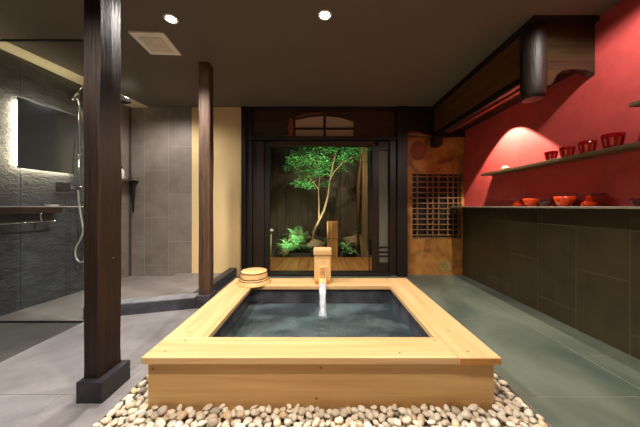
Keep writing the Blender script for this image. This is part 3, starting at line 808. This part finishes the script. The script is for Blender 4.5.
for z in (1.40, 1.93):
    bm = bmesh.new(); tube(bm, [(-2.49, 2.475, z), (-2.425, 2.475, z)], 0.012, 12); obj('wall_bracket', bm, M['chrome'], sh)
bm = bmesh.new(); tube(bm, [(-2.425, 2.29, 1.055), (-2.42, 2.44, 1.055)], 0.024, 16)
tube(bm, [(-2.425, 2.36, 1.055), (-2.425, 2.36, 1.10)], 0.012, 12); obj('mixer_body', bm, M['chrome'], sh)
bm = bmesh.new(); box(bm, -2.47, -2.40, 2.28, 2.35, 1.01, 1.10, bevel=0.006); obj('mixer_handle', bm, M['plastic_b'], sh)
bm = bmesh.new(); tube(bm, [(-2.42, 2.45, 1.055), (-2.42, 2.475, 1.06)], 0.02, 14); tube(bm, [(-2.44, 2.475, 1.05), (-2.50, 2.475, 1.05)], 0.014, 12); obj('pipe_union', bm, M['chrome'], sh)
hp = [(-2.41, 2.43, 1.03), (-2.40, 2.43, 0.90), (-2.375, 2.43, 0.74), (-2.36, 2.43, 0.63), (-2.385, 2.43, 0.55), (-2.432, 2.43, 0.46), (-2.435, 2.43, 0.38), (-2.41, 2.43, 0.33), (-2.37, 2.43, 0.32), (-2.34, 2.43, 0.36), (-2.33, 2.44, 0.6), (-2.34, 2.45, 1.2), (-2.38, 2.46, 1.7), (-2.43, 2.46, 1.90)]
cr = []
for i in range(len(hp)-1):
    P0, P1, P2, P3 = [Vector(hp[max(0, min(len(hp)-1, i+k))]) for k in (-1, 0, 1, 2)]
    for s_ in range(5):
        t_ = s_/5; cr.append(0.5*((2*P1)+(-P0+P2)*t_+(2*P0-5*P1+4*P2-P3)*t_**2+(-P0+3*P1-3*P2+P3)*t_**3))
bm = bmesh.new(); tube(bm, cr, 0.008, 10); obj('shower_hose', bm, mat_plain('silver_hose', (210, 208, 200), 0.35, 0.3), sh)

# corner caddy with toiletries
cs = thing('corner_shelf', 'small chrome shelf in the shower corner behind the foreground post', 'shelf', (-2.35, 2.98, 1.2))
bm = bmesh.new(); prism(bm, [(-2.412, 2.86), (-2.31, 2.86), (-2.29, 3.0), (-2.29, 3.088), (-2.383, 3.088), (-2.402, 3.0)], 'Z', 1.19, 1.198); obj('shelf_plate', bm, M['chrome'], cs)
bm = bmesh.new(); tube(bm, [(-2.31, 2.87, 1.22), (-2.29, 3.0, 1.22), (-2.29, 3.08, 1.22)], 0.004, 8); tube(bm, [(-2.29, 3.0, 1.195), (-2.29, 3.0, 1.22)], 0.003, 8); obj('guard_rail', bm, M['chrome'], cs)
b = thing('soap_bottle', 'white pump bottle on the corner shelf', 'bottle', (-2.36, 2.90, 1.198))
bm = bmesh.new(); lathe(bm, [(0, 0), (0.026, 0), (0.028, 0.004), (0.028, 0.09), (0.02, 0.105), (0.01, 0.11), (0.01, 0.12), (0, 0.12)], (-2.36, 2.90, 1.198), 20); obj('bottle_body', bm, M['plastic_w'], b)
bm = bmesh.new(); lathe(bm, [(0, 0.12), (0.006, 0.12), (0.006, 0.14), (0.012, 0.142), (0.012, 0.15), (0, 0.15)], (-2.36, 2.90, 1.198), 14); obj('pump', bm, M['plastic_b'], b)
bm = bmesh.new(); lathe(bm, [(0, 0), (0.018, 0), (0.02, 0.003), (0.02, 0.05), (0.017, 0.054), (0, 0.054)], (-2.335, 3.0, 1.198), 18)
tag(obj('small_jar', bm, M['plastic_b']), 'small black jar beside the white pump bottle', 'jar')
bm = bmesh.new(); tube(bm, [(-2.335, 3.05, 1.188), (-2.335, 3.05, 1.16), (-2.335, 3.052, 1.02), (-2.34, 3.055, 0.80)], [0.012, 0.022, 0.016, 0.006], 12)
tag(obj('hanging_brush', bm, M['plastic_b']), 'slim black brush hanging under the corner shelf', 'brush')

# glass screen
gs = thing('glass_screen', 'fixed glass shower screen at the left reaching the ceiling', 'glass screen', (-2.1, 1.84, 0))
XG0 = wx(1.84)+0.001
bx('upper_pane', M['glass_up'], gs, XG0, -1.79, 1.836, 1.844, 0.872, 2.113)
bx('lower_pane', M['glass'], gs, XG0, -1.79, 1.836, 1.844, 0.008, 0.866)
bx('floor_channel', M['steel_dark'], gs, XG0, -1.79, 1.832, 1.848, 0.0005, 0.008)
bx('ceiling_channel', M['steel_dark'], gs, XG0, -1.79, 1.832, 1.848, 2.113, CEIL-0.0005)
bx('joint_strip', M['plastic_w'], gs, XG0, -1.79, 1.835, 1.845, 0.866, 0.872)

# ------------------------------------------------------------------ right wall shelves and tableware
def wshelf(y0, y1, z0, z1, xf, m, label, name='wall_shelf'):
    bm = bmesh.new(); box(bm, xf, 1.8215, y0, y1, z0, z1, bevel=0.002); return tag(obj(name, bm, m), label, 'shelf')
wshelf(-1.29, 3.11, 0.857, 0.871, 1.645, M['counter'], 'long grey stone ledge on top of the dark tiled wall', 'stone_ledge')
wshelf(-1.29, 2.593, 1.192, 1.216, 1.69, M['shelf'], 'long brown shelf on the red wall holding red glasses')
wshelf(-1.29, 1.347, 1.415, 1.436, 1.69, M['shelf'], 'upper brown shelf on the red wall, only its tip at the right edge')

def dish_plate(y, r, h, label, m_top, m_foot):
    t = thing('footed_dish', label, 'dish', (1.735, y, 0.871), 'red tableware on the ledge')
    c_ = (1.735, y, 0.871)
    bm = bmesh.new(); lathe(bm, [(0.022, h-0.008), (r*0.7, h-0.006), (r, h), (r-0.003, h+0.002), (r*0.68, h-0.002), (0, h-0.003)], c_, 36); obj('plate', bm, m_top, t)
    bm = bmesh.new(); lathe(bm, [(0, 0), (0.036, 0), (0.040, 0.012), (0.034, 0.026), (0.018, 0.034), (0.014, h-0.012), (0.022, h-0.006), (0, h-0.006)], c_, 24); obj('foot', bm, m_foot, t)
def bowl(y, r, h, m, label, name='bowl'):
    bm = bmesh.new(); lathe(bm, [(0, 0), (0.5*r, 0), (0.52*r, 0.006), (0.80*r, 0.3*h), (0.96*r, 0.65*h), (r, h), (r-0.004, h), (0.9*r, 0.62*h), (0.7*r, 0.3*h), (0, 0.16*h)], (1.735, y, 0.871), 32)
    return tag(obj(name, bm, m), label, 'bowl', 'red tableware on the ledge')
dish_plate(2.16, 0.072, 0.058, 'footed dish with a thin smoky plate at the far end of the ledge row', M['glass_pink'], M['lacquer_o'])
bowl(2.025, 0.052, 0.064, M['lacquer_o'], 'smaller orange red bowl on the ledge beside the far footed dish')
bowl(1.885, 0.050, 0.060, M['glass_pink'], 'low dark pink glass bowl between the two orange red bowls')
bowl(1.745, 0.058, 0.070, M['lacquer_o'], 'larger orange red bowl on the ledge beside the wide footed dish')
dish_plate(1.585, 0.084, 0.080, 'wide footed dish with a broad plate standing nearest on the ledge', M['glass_pink'], M['lacquer_o'])
bowl(1.325, 0.045, 0.045, M['glass_pink'], 'small pink bowl cut by the right edge of the picture')

def cup(y, r, h, label):
    bm = bmesh.new(); c_ = (1.752, y, 1.216)
    md = lambda k, s, z: 1+0.035*(1 if (k//2) % 2 else -1)
    lathe(bm, [(0, 0), (0.70*r, 0), (0.74*r, 0.01), (0.78*r, 0.18*h), (0.90*r, 0.55*h), (0.95*r, 0.72*h), (r, h), (r-0.003, h), (0.86*r, 0.6*h), (0.66*r, 0.012), (0, 0.012)], c_, 32, mod=md)
    for f in bm.faces:
        cc_ = f.calc_center_median(); an = math.atan2(cc_.y-c_[1], cc_.x-c_[0])
        zz = (cc_.z-c_[2])/h
        if 0.15 < zz < 0.74 and int((an+PI)/(2*PI)*16) % 2: f.material_index = 1
    tag(obj('glass_cup', bm, [M['glass_red'], M['glass_cut']]), label, 'cup', 'red cut glass cups on the shelf')
cup(1.865, 0.0405, 0.070, 'smallest looking red cut glass cup, farthest along the shelf')
cup(1.745, 0.0422, 0.076, 'red cut glass cup, second from the far end of the row')
cup(1.612, 0.0449, 0.082, 'red cut glass cup, third from the far end of the row')
cup(1.471, 0.0484, 0.088, 'largest looking red cut glass cup, nearest the right edge')
bm = bmesh.new(); lathe(bm, [(0, 0), (0.020, 0), (0.030, 0.006), (0.030, 0.022), (0.02, 0.034), (0, 0.038)], (1.745, 2.32, 1.216), 24)
tag(obj('white_cup', bm, M['porcelain']), 'small white round cup turned over near the far end of the brown shelf', 'cup')

# ------------------------------------------------------------------ garden
sbox('floor_garden', M['soil'], -3.0, 3.2, 3.2, 6.2, -0.30, -0.06)
dk = thing('garden_deck', 'golden brown plank deck outside the glass door', 'deck', (0, 3.6, 0.0))
x = -1.02; i = 0
while x < 1.1:
    bm = bmesh.new(); box(bm, x+0.002, x+0.138, 3.205, 4.03, 0.012, 0.036, bevel=0.002); obj('deck_plank', bm, M['deck'], dk); x += 0.14; i += 1
bx('deck_beam', M['black_wood_x'], dk, -1.0, 1.1, 3.9, 3.98, -0.06, 0.0115); bx('deck_beam', M['black_wood_x'], dk, -1.0, 1.1, 3.25, 3.33, -0.06, 0.0115)
sbox('trim_14', M['black_wood_x'], -0.72, 0.95, 3.161, 3.204, 0.0, 0.034)

fe = thing('garden_fence', 'tall dark weathered board fence behind the garden tree', 'fence', (0, 5.1, -0.06))
bm = bmesh.new(); x = -1.9; k = 0
while x < 1.9:
    box(bm, x+0.003, x+0.162, 5.10+0.01*(k % 2), 5.13+0.01*(k % 2), -0.06, 3.0, bevel=0.003); x += 0.165; k += 1
obj('fence_boards', bm, M['fence'], fe)
for z in (0.5, 1.5, 2.5): bx('fence_rail', M['fence'], fe, -1.9, 1.9, 5.14+0.012, 5.19, z, z+0.08)
fs = thing('side_fence', 'tall board fence closing the right side of the garden', 'fence', (1.3, 4.6, -0.06))
bm = bmesh.new(); y = 3.3
while y < 4.9:
    box(bm, 1.20, 1.23, y+0.002, y+0.158, -0.06, 3.0, bevel=0.003); y += 0.16
obj('fence_boards', bm, M['fence'], fs)
fs2 = thing('side_fence', 'tall board fence closing the left side of the garden', 'fence', (-1.3, 4.6, -0.06))
bm = bmesh.new(); y = 3.3
while y < 4.9:
    box(bm, -1.33, -1.30, y+0.002, y+0.158, -0.06, 3.0, bevel=0.003); y += 0.16
obj('fence_boards', bm, M['fence'], fs2)
# earth mound
bm = bmesh.new(); n1, n2 = 40, 16; gr_ = []
for i in range(n1+1):
    r = []
    for j in range(n2+1):
        x = -1.29+2.48*i/n1; y = 4.06+1.03*j/n2; t_ = j/n2
        z = -0.05+0.26*math.sin(min(1, t_*1.3)*PI/2)+0.05*noise.noise(Vector((x*3, y*3, 0)))
        r.append(bm.verts.new((x, y, z)))
    gr_.append(r)
for i in range(n1):
    for j in range(n2): bm.faces.new([gr_[i][j], gr_[i+1][j], gr_[i+1][j+1], gr_[i][j+1]]).smooth = True
struct('floor_mound', bm, M['soil'])
def rock(x, y, z, r, seed, label):
    bm = bmesh.new(); bmesh.ops.create_icosphere(bm, subdivisions=3, radius=1)
    for v_ in bm.verts:
        v_.co *= 1+0.35*noise.noise(v_.co*1.2+Vector((seed, 0, 0))); v_.co = Vector((v_.co.x*r, v_.co.y*r*0.8, v_.co.z*r*0.7))+Vector((x, y, z))
    tag(obj('garden_rock', bm, M['rock']), label, 'rock')
rock(-0.66, 4.22, 0.07, 0.11, 1, 'pale garden rock at the left beside the bright fern')
rock(-0.10, 4.45, 0.18, 0.16, 2, 'brown garden rock beside the tree trunk')
rock(0.62, 4.55, 0.2, 0.2, 3, 'brown garden rock at the right near the beige board')
rock(-0.42, 4.7, 0.25, 0.2, 4, 'dark garden rock behind the bright fern')

# tree
def at(px, py, Y): return Vector(((px-321)/245*Y, Y, E+(206.5-py)/245*Y))
def leaf(bm, p, size, nrm_, mi=0):
    a = Vector((random.gauss(0, 1), random.gauss(0, 1), random.gauss(0, 0.4))); a -= a.dot(nrm_)*nrm_
    if a.length < 1e-3: return
    a.normalize(); b = nrm_.cross(a)
    k = []
    for q in range(5):
        an = -1.2+0.6*q; k.append(p+size*(math.cos(an)*a+math.sin(an)*b)*(1 if q == 2 else 0.8)); 
        if q < 4: an2 = an+0.3; k.append(p+size*0.35*(math.cos(an2)*a+math.sin(an2)*b))
    vs = [bm.verts.new(p-a*size*0.25)]+[bm.verts.new(q) for q in k]
    bm.faces.new(vs)
tr = thing('maple_tree', 'slender maple tree with layered green foliage behind the glass', 'tree', at(313, 240, 4.5))
bm = bmesh.new()
T = 4.5
def br(pts, r): tube(bm, [at(*p, T+o) for p, o in pts], r, 8)
br([((313, 243), 0), ((313.5, 232), 0), ((318, 222), 0), ((324, 210), 0.02), ((328, 196), 0.03), ((330, 180), 0.02), ((333, 165), 0), ((337, 148), 0)], [0.03, 0.026, 0.023, 0.021, 0.019, 0.016, 0.012, 0.008])
br([((319, 219), 0), ((319, 205), 0.08), ((318.5, 190), 0.1), ((320, 176), 0.12), ((314, 160), 0.14)], [0.014, 0.012, 0.011, 0.008, 0.005])
br([((330, 180), 0.02), ((334, 172), -0.1), ((343, 162), -0.16), ((356, 156), -0.2)], [0.011, 0.009, 0.007, 0.004])
br([((319, 190), 0.1), ((312, 180), 0), ((302, 172), -0.1), ((293, 166), -0.15)], [0.009, 0.007, 0.005, 0.003])
br([((320, 178), 0.12), ((306, 186), 0.1), ((300, 186), 0.1)], [0.006, 0.005, 0.003])
obj('trunk', bm, M['bark'], tr)
bm = bmesh.new()
clumps = [(300, 152, 15, 6, 110), (318, 150, 18, 6, 190), (338, 150, 20, 6, 200), (357, 152, 12, 6, 130), (364, 150, 6, 4, 40), (290, 168, 7, 4, 50), (299, 163, 12, 6, 150), (316, 163, 13, 6, 170),
          (334, 162, 13, 6, 150), (348, 160, 11, 5, 90), (307, 173, 13, 6, 170), (323, 173, 10, 5, 90), (301, 184, 9, 4, 110), (310, 187, 6, 3, 40), (326, 183, 6, 4, 40), (320, 140, 34, 6, 150), (345, 168, 6, 3, 30)]
for cx_, cy_, rx, ry, n_ in clumps:
    off = random.uniform(-0.28, 0.28)
    for _ in range(int(n_*2.0)):
        a_ = random.uniform(0, 2*PI); rr = math.sqrt(random.random())
        p = at(cx_+rx*rr*math.cos(a_), cy_+ry*rr*math.sin(a_)*0.9, T); p.y += off+random.uniform(-0.22, 0.22); p.z += random.uniform(-0.02, 0.02)
        nn = Vector((random.gauss(0, 0.35), random.gauss(-0.25, 0.4), 1)).normalized()
        leaf(bm, p, random.uniform(0.020, 0.038), nn)
obj('foliage', bm, M['leaf'], tr)

def fern(x, y, z, n_, ln, m, name, label, spread=1.0, lw_=0.02):
    t = thing(name, label, 'plant', (x, y, z))
    bm = bmesh.new()
    for k in range(n_):
        a_ = 2*PI*k/n_+random.uniform(-0.3, 0.3); L_ = ln*random.uniform(0.6, 1.1); ri = random.uniform(0.5, 1.0)
        prev = Vector((x, y, z)); d_ = Vector((math.cos(a_), math.sin(a_), 0))
        S = 13
        for s_ in range(1, S+1):
            u = s_/S; p = Vector((x, y, z))+d_*L_*u*spread*0.75+Vector((0, 0, L_*(1.15*ri*u-0.6*u*u)))
            side = d_.cross(Vector((0, 0, 1)))
            tn = (p-prev).normalized(); w_ = L_*0.22*(1-u*0.8)
            bm.faces.new([bm.verts.new(prev-side*0.0015), bm.verts.new(prev+side*0.0015), bm.verts.new(p+side*0.0015), bm.verts.new(p-side*0.0015)])
            for sg in (-1, 1):
                tip = p+side*sg*w_+tn*w_*0.35-Vector((0, 0, w_*0.2))
                mid = (p+tip)/2
                bm.faces.new([bm.verts.new(p), bm.verts.new(mid-tn*lw_*0.4), bm.verts.new(tip), bm.verts.new(mid+tn*lw_*0.4)])
            prev = p
    obj('fronds', bm, m, t)
fp = at(292, 246, 4.25)
fern(fp.x, fp.y, 0.10, 22, 0.42, M['fern'], 'fern', 'bright green floodlit fern at the lower left of the garden', 0.9)
fern(fp.x+0.1, fp.y+0.1, 0.2, 16, 0.62, M['fern'], 'fern', 'tall feathery fern behind the bright one', 0.6)
fern(fp.x-0.12, fp.y+0.05, 0.12, 16, 0.34, M['fern'], 'fern', 'spreading light green fern beside the white topped stake', 0.9)
fern(-0.62, 4.2, 0.05, 12, 0.16, M['fern'], 'fern', 'small pale green fern by the white rock', 1.0)
fern(0.50, 4.2, 0.07, 16, 0.2, M['fern'], 'fern', 'low bright fern right of the light wooden block', 1.0, 0.04)
fern(0.42, 4.35, 0.13, 12, 0.26, M['fern'], 'fern', 'taller fern beside the light wooden block', 0.8, 0.03)
fern(-0.05, 4.2, 0.06, 18, 0.26, M['shrub'], 'low_shrub', 'dark shrub at the foot of the maple tree', 1.0)
fern(-0.28, 4.3, 0.08, 18, 0.3, M['shrub'], 'low_shrub', 'dark shrub between bright fern and maple trunk', 1.0)
fern(0.08, 4.5, 0.2, 14, 0.3, M['shrub'], 'low_shrub', 'dark shrub behind the wooden spout', 1.0)
fern(0.72, 4.75, 0.25, 14, 0.3, M['shrub'], 'low_shrub', 'dark shrub near the right fence', 1.0)
bm = bmesh.new(); p0 = at(327.2, 257, 4.12); p1 = at(338, 221.5, 4.12); box(bm, p0.x, p1.x, 4.12, 4.28, -0.05, p1.z, bevel=0.006)
wb = tag(obj('wooden_block', bm, M['post_light']), 'upright light brown wooden block standing among the plants', 'block')
bm = bmesh.new(); box(bm, p0.x+0.03, p0.x+0.034, 4.117, 4.12, 0.1, p1.z-0.03); box(bm, p0.x+0.01, p1.x-0.01, 4.117, 4.12, 0.33, 0.334); obj('split_line', bm, M['brown_z'], wb)
bm = bmesh.new(); pts = [(0.64, 0.41), (0.69, 0.36), (0.845, 0.0), (0.80, -0.02), (0.68, 0.0)]
prism(bm, pts, 'Y', 4.10, 4.13); tag(obj('garden_board', bm, M['plank_beige']), 'slanting beige board leaning at the right of the garden', 'board')
bm = bmesh.new(); box(bm, 0.715, 0.80, 4.20, 4.24, -0.05, 2.6, bevel=0.003)
tag(obj('garden_post', bm, M['plank_beige']), 'tall beige upright plank at the right side of the garden view', 'post')
bm = bmesh.new(); tube(bm, [(0.66, 4.3, -0.05), (0.665, 4.3, 1.2), (0.72, 4.28, 1.9), (0.80, 4.25, 2.3)], 0.035, 10)
tag(obj('bark_post', bm, M['beam']), 'dark brown round post beside the tall beige plank', 'post')
bs = thing('bamboo_stake', 'short pale bamboo stake with white top at the left of the deck', 'stake', (-0.83, 4.06, 0))
bm = bmesh.new(); tube(bm, [(-0.855, 4.08, -0.05), (-0.84, 4.08, 0.45)], 0.024, 12); obj('stake', bm, M['bamboo'], bs)
bm = bmesh.new(); lathe(bm, [(0, 0.0), (0.045, 0.0), (0.05, 0.02), (0.035, 0.045), (0, 0.05)], (-0.84, 4.08, 0.45), 16); obj('stake_cap', bm, M['porcelain'], bs)
# garden lights: uplight in the fern, unseen fill light added above the deck for the tree
GRN = (0.9, 1.0, 0.8)
spot('lamp_garden_uplight', (-0.62, 4.02, 0.30), (-0.45, 4.4, 0.30), 9, 120, 0.8, GRN, 0.03)
spot('lamp_garden_uplight', (-0.12, 4.06, 0.12), (0.1, 4.6, 1.9), 60, 66, 0.8, (0.95, 1.0, 0.85), 0.03)
spot('fill_garden', (0.0, 3.45, 2.35), (0.10, 4.3, 0.6), 70, 110, 0.8, (1.0, 0.86, 0.66), 0.05)

# ------------------------------------------------------------------ camera, world, render look
cam = bpy.data.cameras.new('camera'); co = bpy.data.objects.new('camera', cam); COL.objects.link(co)
co.location = (0, 0, E); co.rotation_euler = (PI/2, 0, 0)
cam.sensor_width = 36; cam.lens = 245/640*36; cam.shift_x = -1/640; cam.shift_y = -7/640; cam.clip_start = 0.02
sc.camera = co
w = bpy.data.worlds.new('world'); sc.world = w; w.use_nodes = True
w.node_tree.nodes['Background'].inputs[0].default_value = (0.02, 0.025, 0.04, 1); w.node_tree.nodes['Background'].inputs[1].default_value = 0.4
sc.view_settings.view_transform = 'Standard'; sc.view_settings.look = 'None'; sc.view_settings.gamma = 1
sc.view_settings.exposure = 1.0
try:
    sc.cycles.use_denoising = True
    sc.cycles.denoiser = 'OPENIMAGEDENOISE'
    sc.cycles.max_bounces = 10; sc.cycles.diffuse_bounces = 6; sc.cycles.transparent_max_bounces = 16
    sc.cycles.sample_clamp_indirect = 6
except Exception: pass
